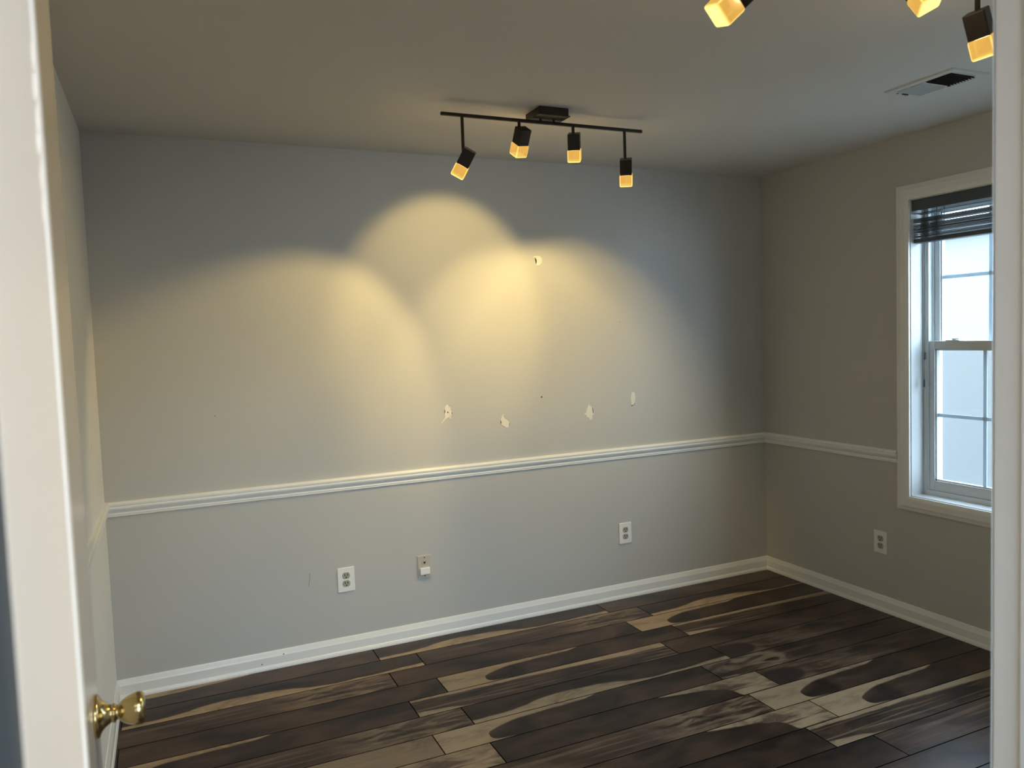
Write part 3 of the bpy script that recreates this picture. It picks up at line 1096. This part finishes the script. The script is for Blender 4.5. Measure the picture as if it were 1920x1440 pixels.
def track_light(cx, cy, bar_z, heads, label, half=0.463, glow=1.0):
    root = tag(empty('track_light', (cx, cy, H)), label, 'track light')
    off = Matrix.Translation((-cx, -cy, -H))

    def put(name, bm, mt, par=root):
        bm.transform(off)
        return new_obj(name, bm, mt, par)
    bm = bmesh.new()
    s = 0.066
    add_box(bm, cx - s, cx + s, cy - s, cy + s, H - 0.031, H - 0.0003, bev=0.002)
    add_box(bm, cx - s - 0.006, cx + s + 0.006, cy - s - 0.002, cy + s + 0.002, H - 0.034, H - 0.031)
    put('canopy', bm, M_BRONZE)
    for xx in (cx - 0.03, cx + 0.03):
        bm = bmesh.new()
        add_cyl(bm, (xx, cy, H - 0.033), (xx, cy, bar_z), 0.005, 14)
        put('standoff', bm, M_BRONZE)
    bm = bmesh.new()
    add_box(bm, cx - half, cx + half, cy - 0.0065, cy + 0.0065, bar_z - 0.0065, bar_z + 0.0065, bev=0.002)
    put('track_bar', bm, M_BRONZE)
    for dx, stem, direction, twist, power, ang, shift, beam in heads:
        px = cx + dx
        pz = bar_z - stem
        bm = bmesh.new()
        add_cyl(bm, (px, cy, bar_z), (px, cy, pz), 0.0064, 14)
        st_ = put('stem', bm, M_BRONZE)
        d = Vector(direction).normalized()
        Mh = aim_matrix(Vector((px, cy, pz)) + Vector(shift), direction, twist)
        bm = bmesh.new()
        t = bmesh.new()
        add_box(t, -CW / 2, CW / 2, -CW / 2, CW / 2, -CAPL, 0.0, bev=0.003)
        t.transform(Mh)
        tmp = bpy.data.meshes.new('tmp')
        t.to_mesh(tmp)
        t.free()
        bm.from_mesh(tmp)
        bpy.data.meshes.remove(tmp)
        hd = put('lamp_head', bm, M_BRONZE)
        # the glass block keeps its own axes so the shader can follow its edges
        bm = bmesh.new()
        add_box(bm, -GW / 2, GW / 2, -GW / 2, GW / 2, -CAPL - GLL, -CAPL + 0.002, bev=0.006)
        g = new_obj('glass_shade', bm, M_LAMPGLASS, hd)
        g.matrix_basis = off @ Mh
        for f in g.data.polygons:
            f.use_smooth = False
        tip = Mh @ Vector((0, 0, -CAPL - GLL - 0.004))
        if power > 0:
            l = bpy.data.lights.new('lamp_beam', 'SPOT')
            l.energy = power
            l.color = SPOT_COL
            l.spot_size = math.radians(ang)
            l.spot_blend = 0.45
            l.shadow_soft_size = 0.018
            lo_ = bpy.data.objects.new('lamp_beam', l)
            COL.objects.link(lo_)
            ml = aim_matrix(tip, beam, 0)
            lo_.parent = root
            lo_.matrix_basis = off @ ml
        l = bpy.data.lights.new('lamp_glow', 'POINT')
        l.energy = GLOW_W * glow
        l.color = (1.0, 0.72, 0.38)
        l.shadow_soft_size = 0.02
        lo_ = bpy.data.objects.new('lamp_glow', l)
        COL.objects.link(lo_)
        lo_.parent = root
        lo_.location = (Mh @ Vector((0, 0, -CAPL - GLL * 0.5))) - Vector((cx, cy, H))
    return root


FAR = [
    (-0.375, 0.140, (-0.33, 0.50, -0.80), math.radians(6), SPOT_W * 1.25, 76, (0.030, 0, 0.008), (-0.44, 0.52, -0.74)),
    (-0.128, 0.034, (0.02, 0.55, -0.78), math.radians(40), SPOT_W * 0.97, 68, (0.014, -0.010, 0.002), (-0.069, 0.84, -0.53)),
    (0.121, 0.034, (0.20, 0.36, -0.91), math.radians(-8), SPOT_W * 1.2, 82, (0, -0.006, 0.0), (0.09, 0.58, -0.80)),
    (0.374, 0.128, (0.22, 0.36, -0.90), math.radians(-8), SPOT_W * 0.85, 84, (0, -0.006, 0.004), (0.10, 0.66, -0.72)),
]
track_light(1.762, -0.840, 2.393, FAR, 'dark bronze four-head track light fully in view, hung near the far wall')
NEAR_Y = -3.7124 + 1.3213
NEAR = [
    (-0.375, 0.125, (-0.66, 0.30, -0.66), math.radians(20), SPOT_W * 1.0, 110, (0.03, 0, 0), (-0.66, 0.30, -0.66)),
    (-0.128, 0.032, (-0.10, -0.50, -0.80), 0.0, SPOT_W * 0.12, 84, (0, 0.010, 0.0), (-0.10, -0.50, -0.80)),
    (0.121, 0.032, (0.20, -0.45, -0.80), 0.0, SPOT_W * 0.12, 84, (0, 0.010, 0.0), (0.20, -0.45, -0.80)),
    (0.374, 0.100, (0.42, 0.05, -0.86), math.radians(45), SPOT_W * 0.12, 84, (-0.008, 0, 0.004), (0.42, 0.05, -0.86)),
]
track_light(1.812, NEAR_Y, 2.393, NEAR, 'dark bronze track light cut off by the top edge, nearest the camera', glow=2.4)

# ------------------------------------------------------------------ outdoors
ground = struct(box('ground_outside', W + TR, W + 14, -12, 8, -2.4, -2.2, M_GROUND))
house = empty('neighbouring_house', (W + 6, 0, -2.2))
tag(house, 'pale bright exterior wall seen through the window panes', 'building')
hoff = Matrix.Translation(-Vector(house.location))
o = box('wall', W + 6.0, W + 9.0, -8, 10, -2.2, 2.62, M_HOUSE, house)
o.data.transform(hoff)
bm = bmesh.new()
add_box(bm, W + 5.85, W + 9.15, -8.2, 10.2, 2.62, 2.72)
o = new_obj('roof', bm, M_ROOF, house)
o.data.transform(hoff)
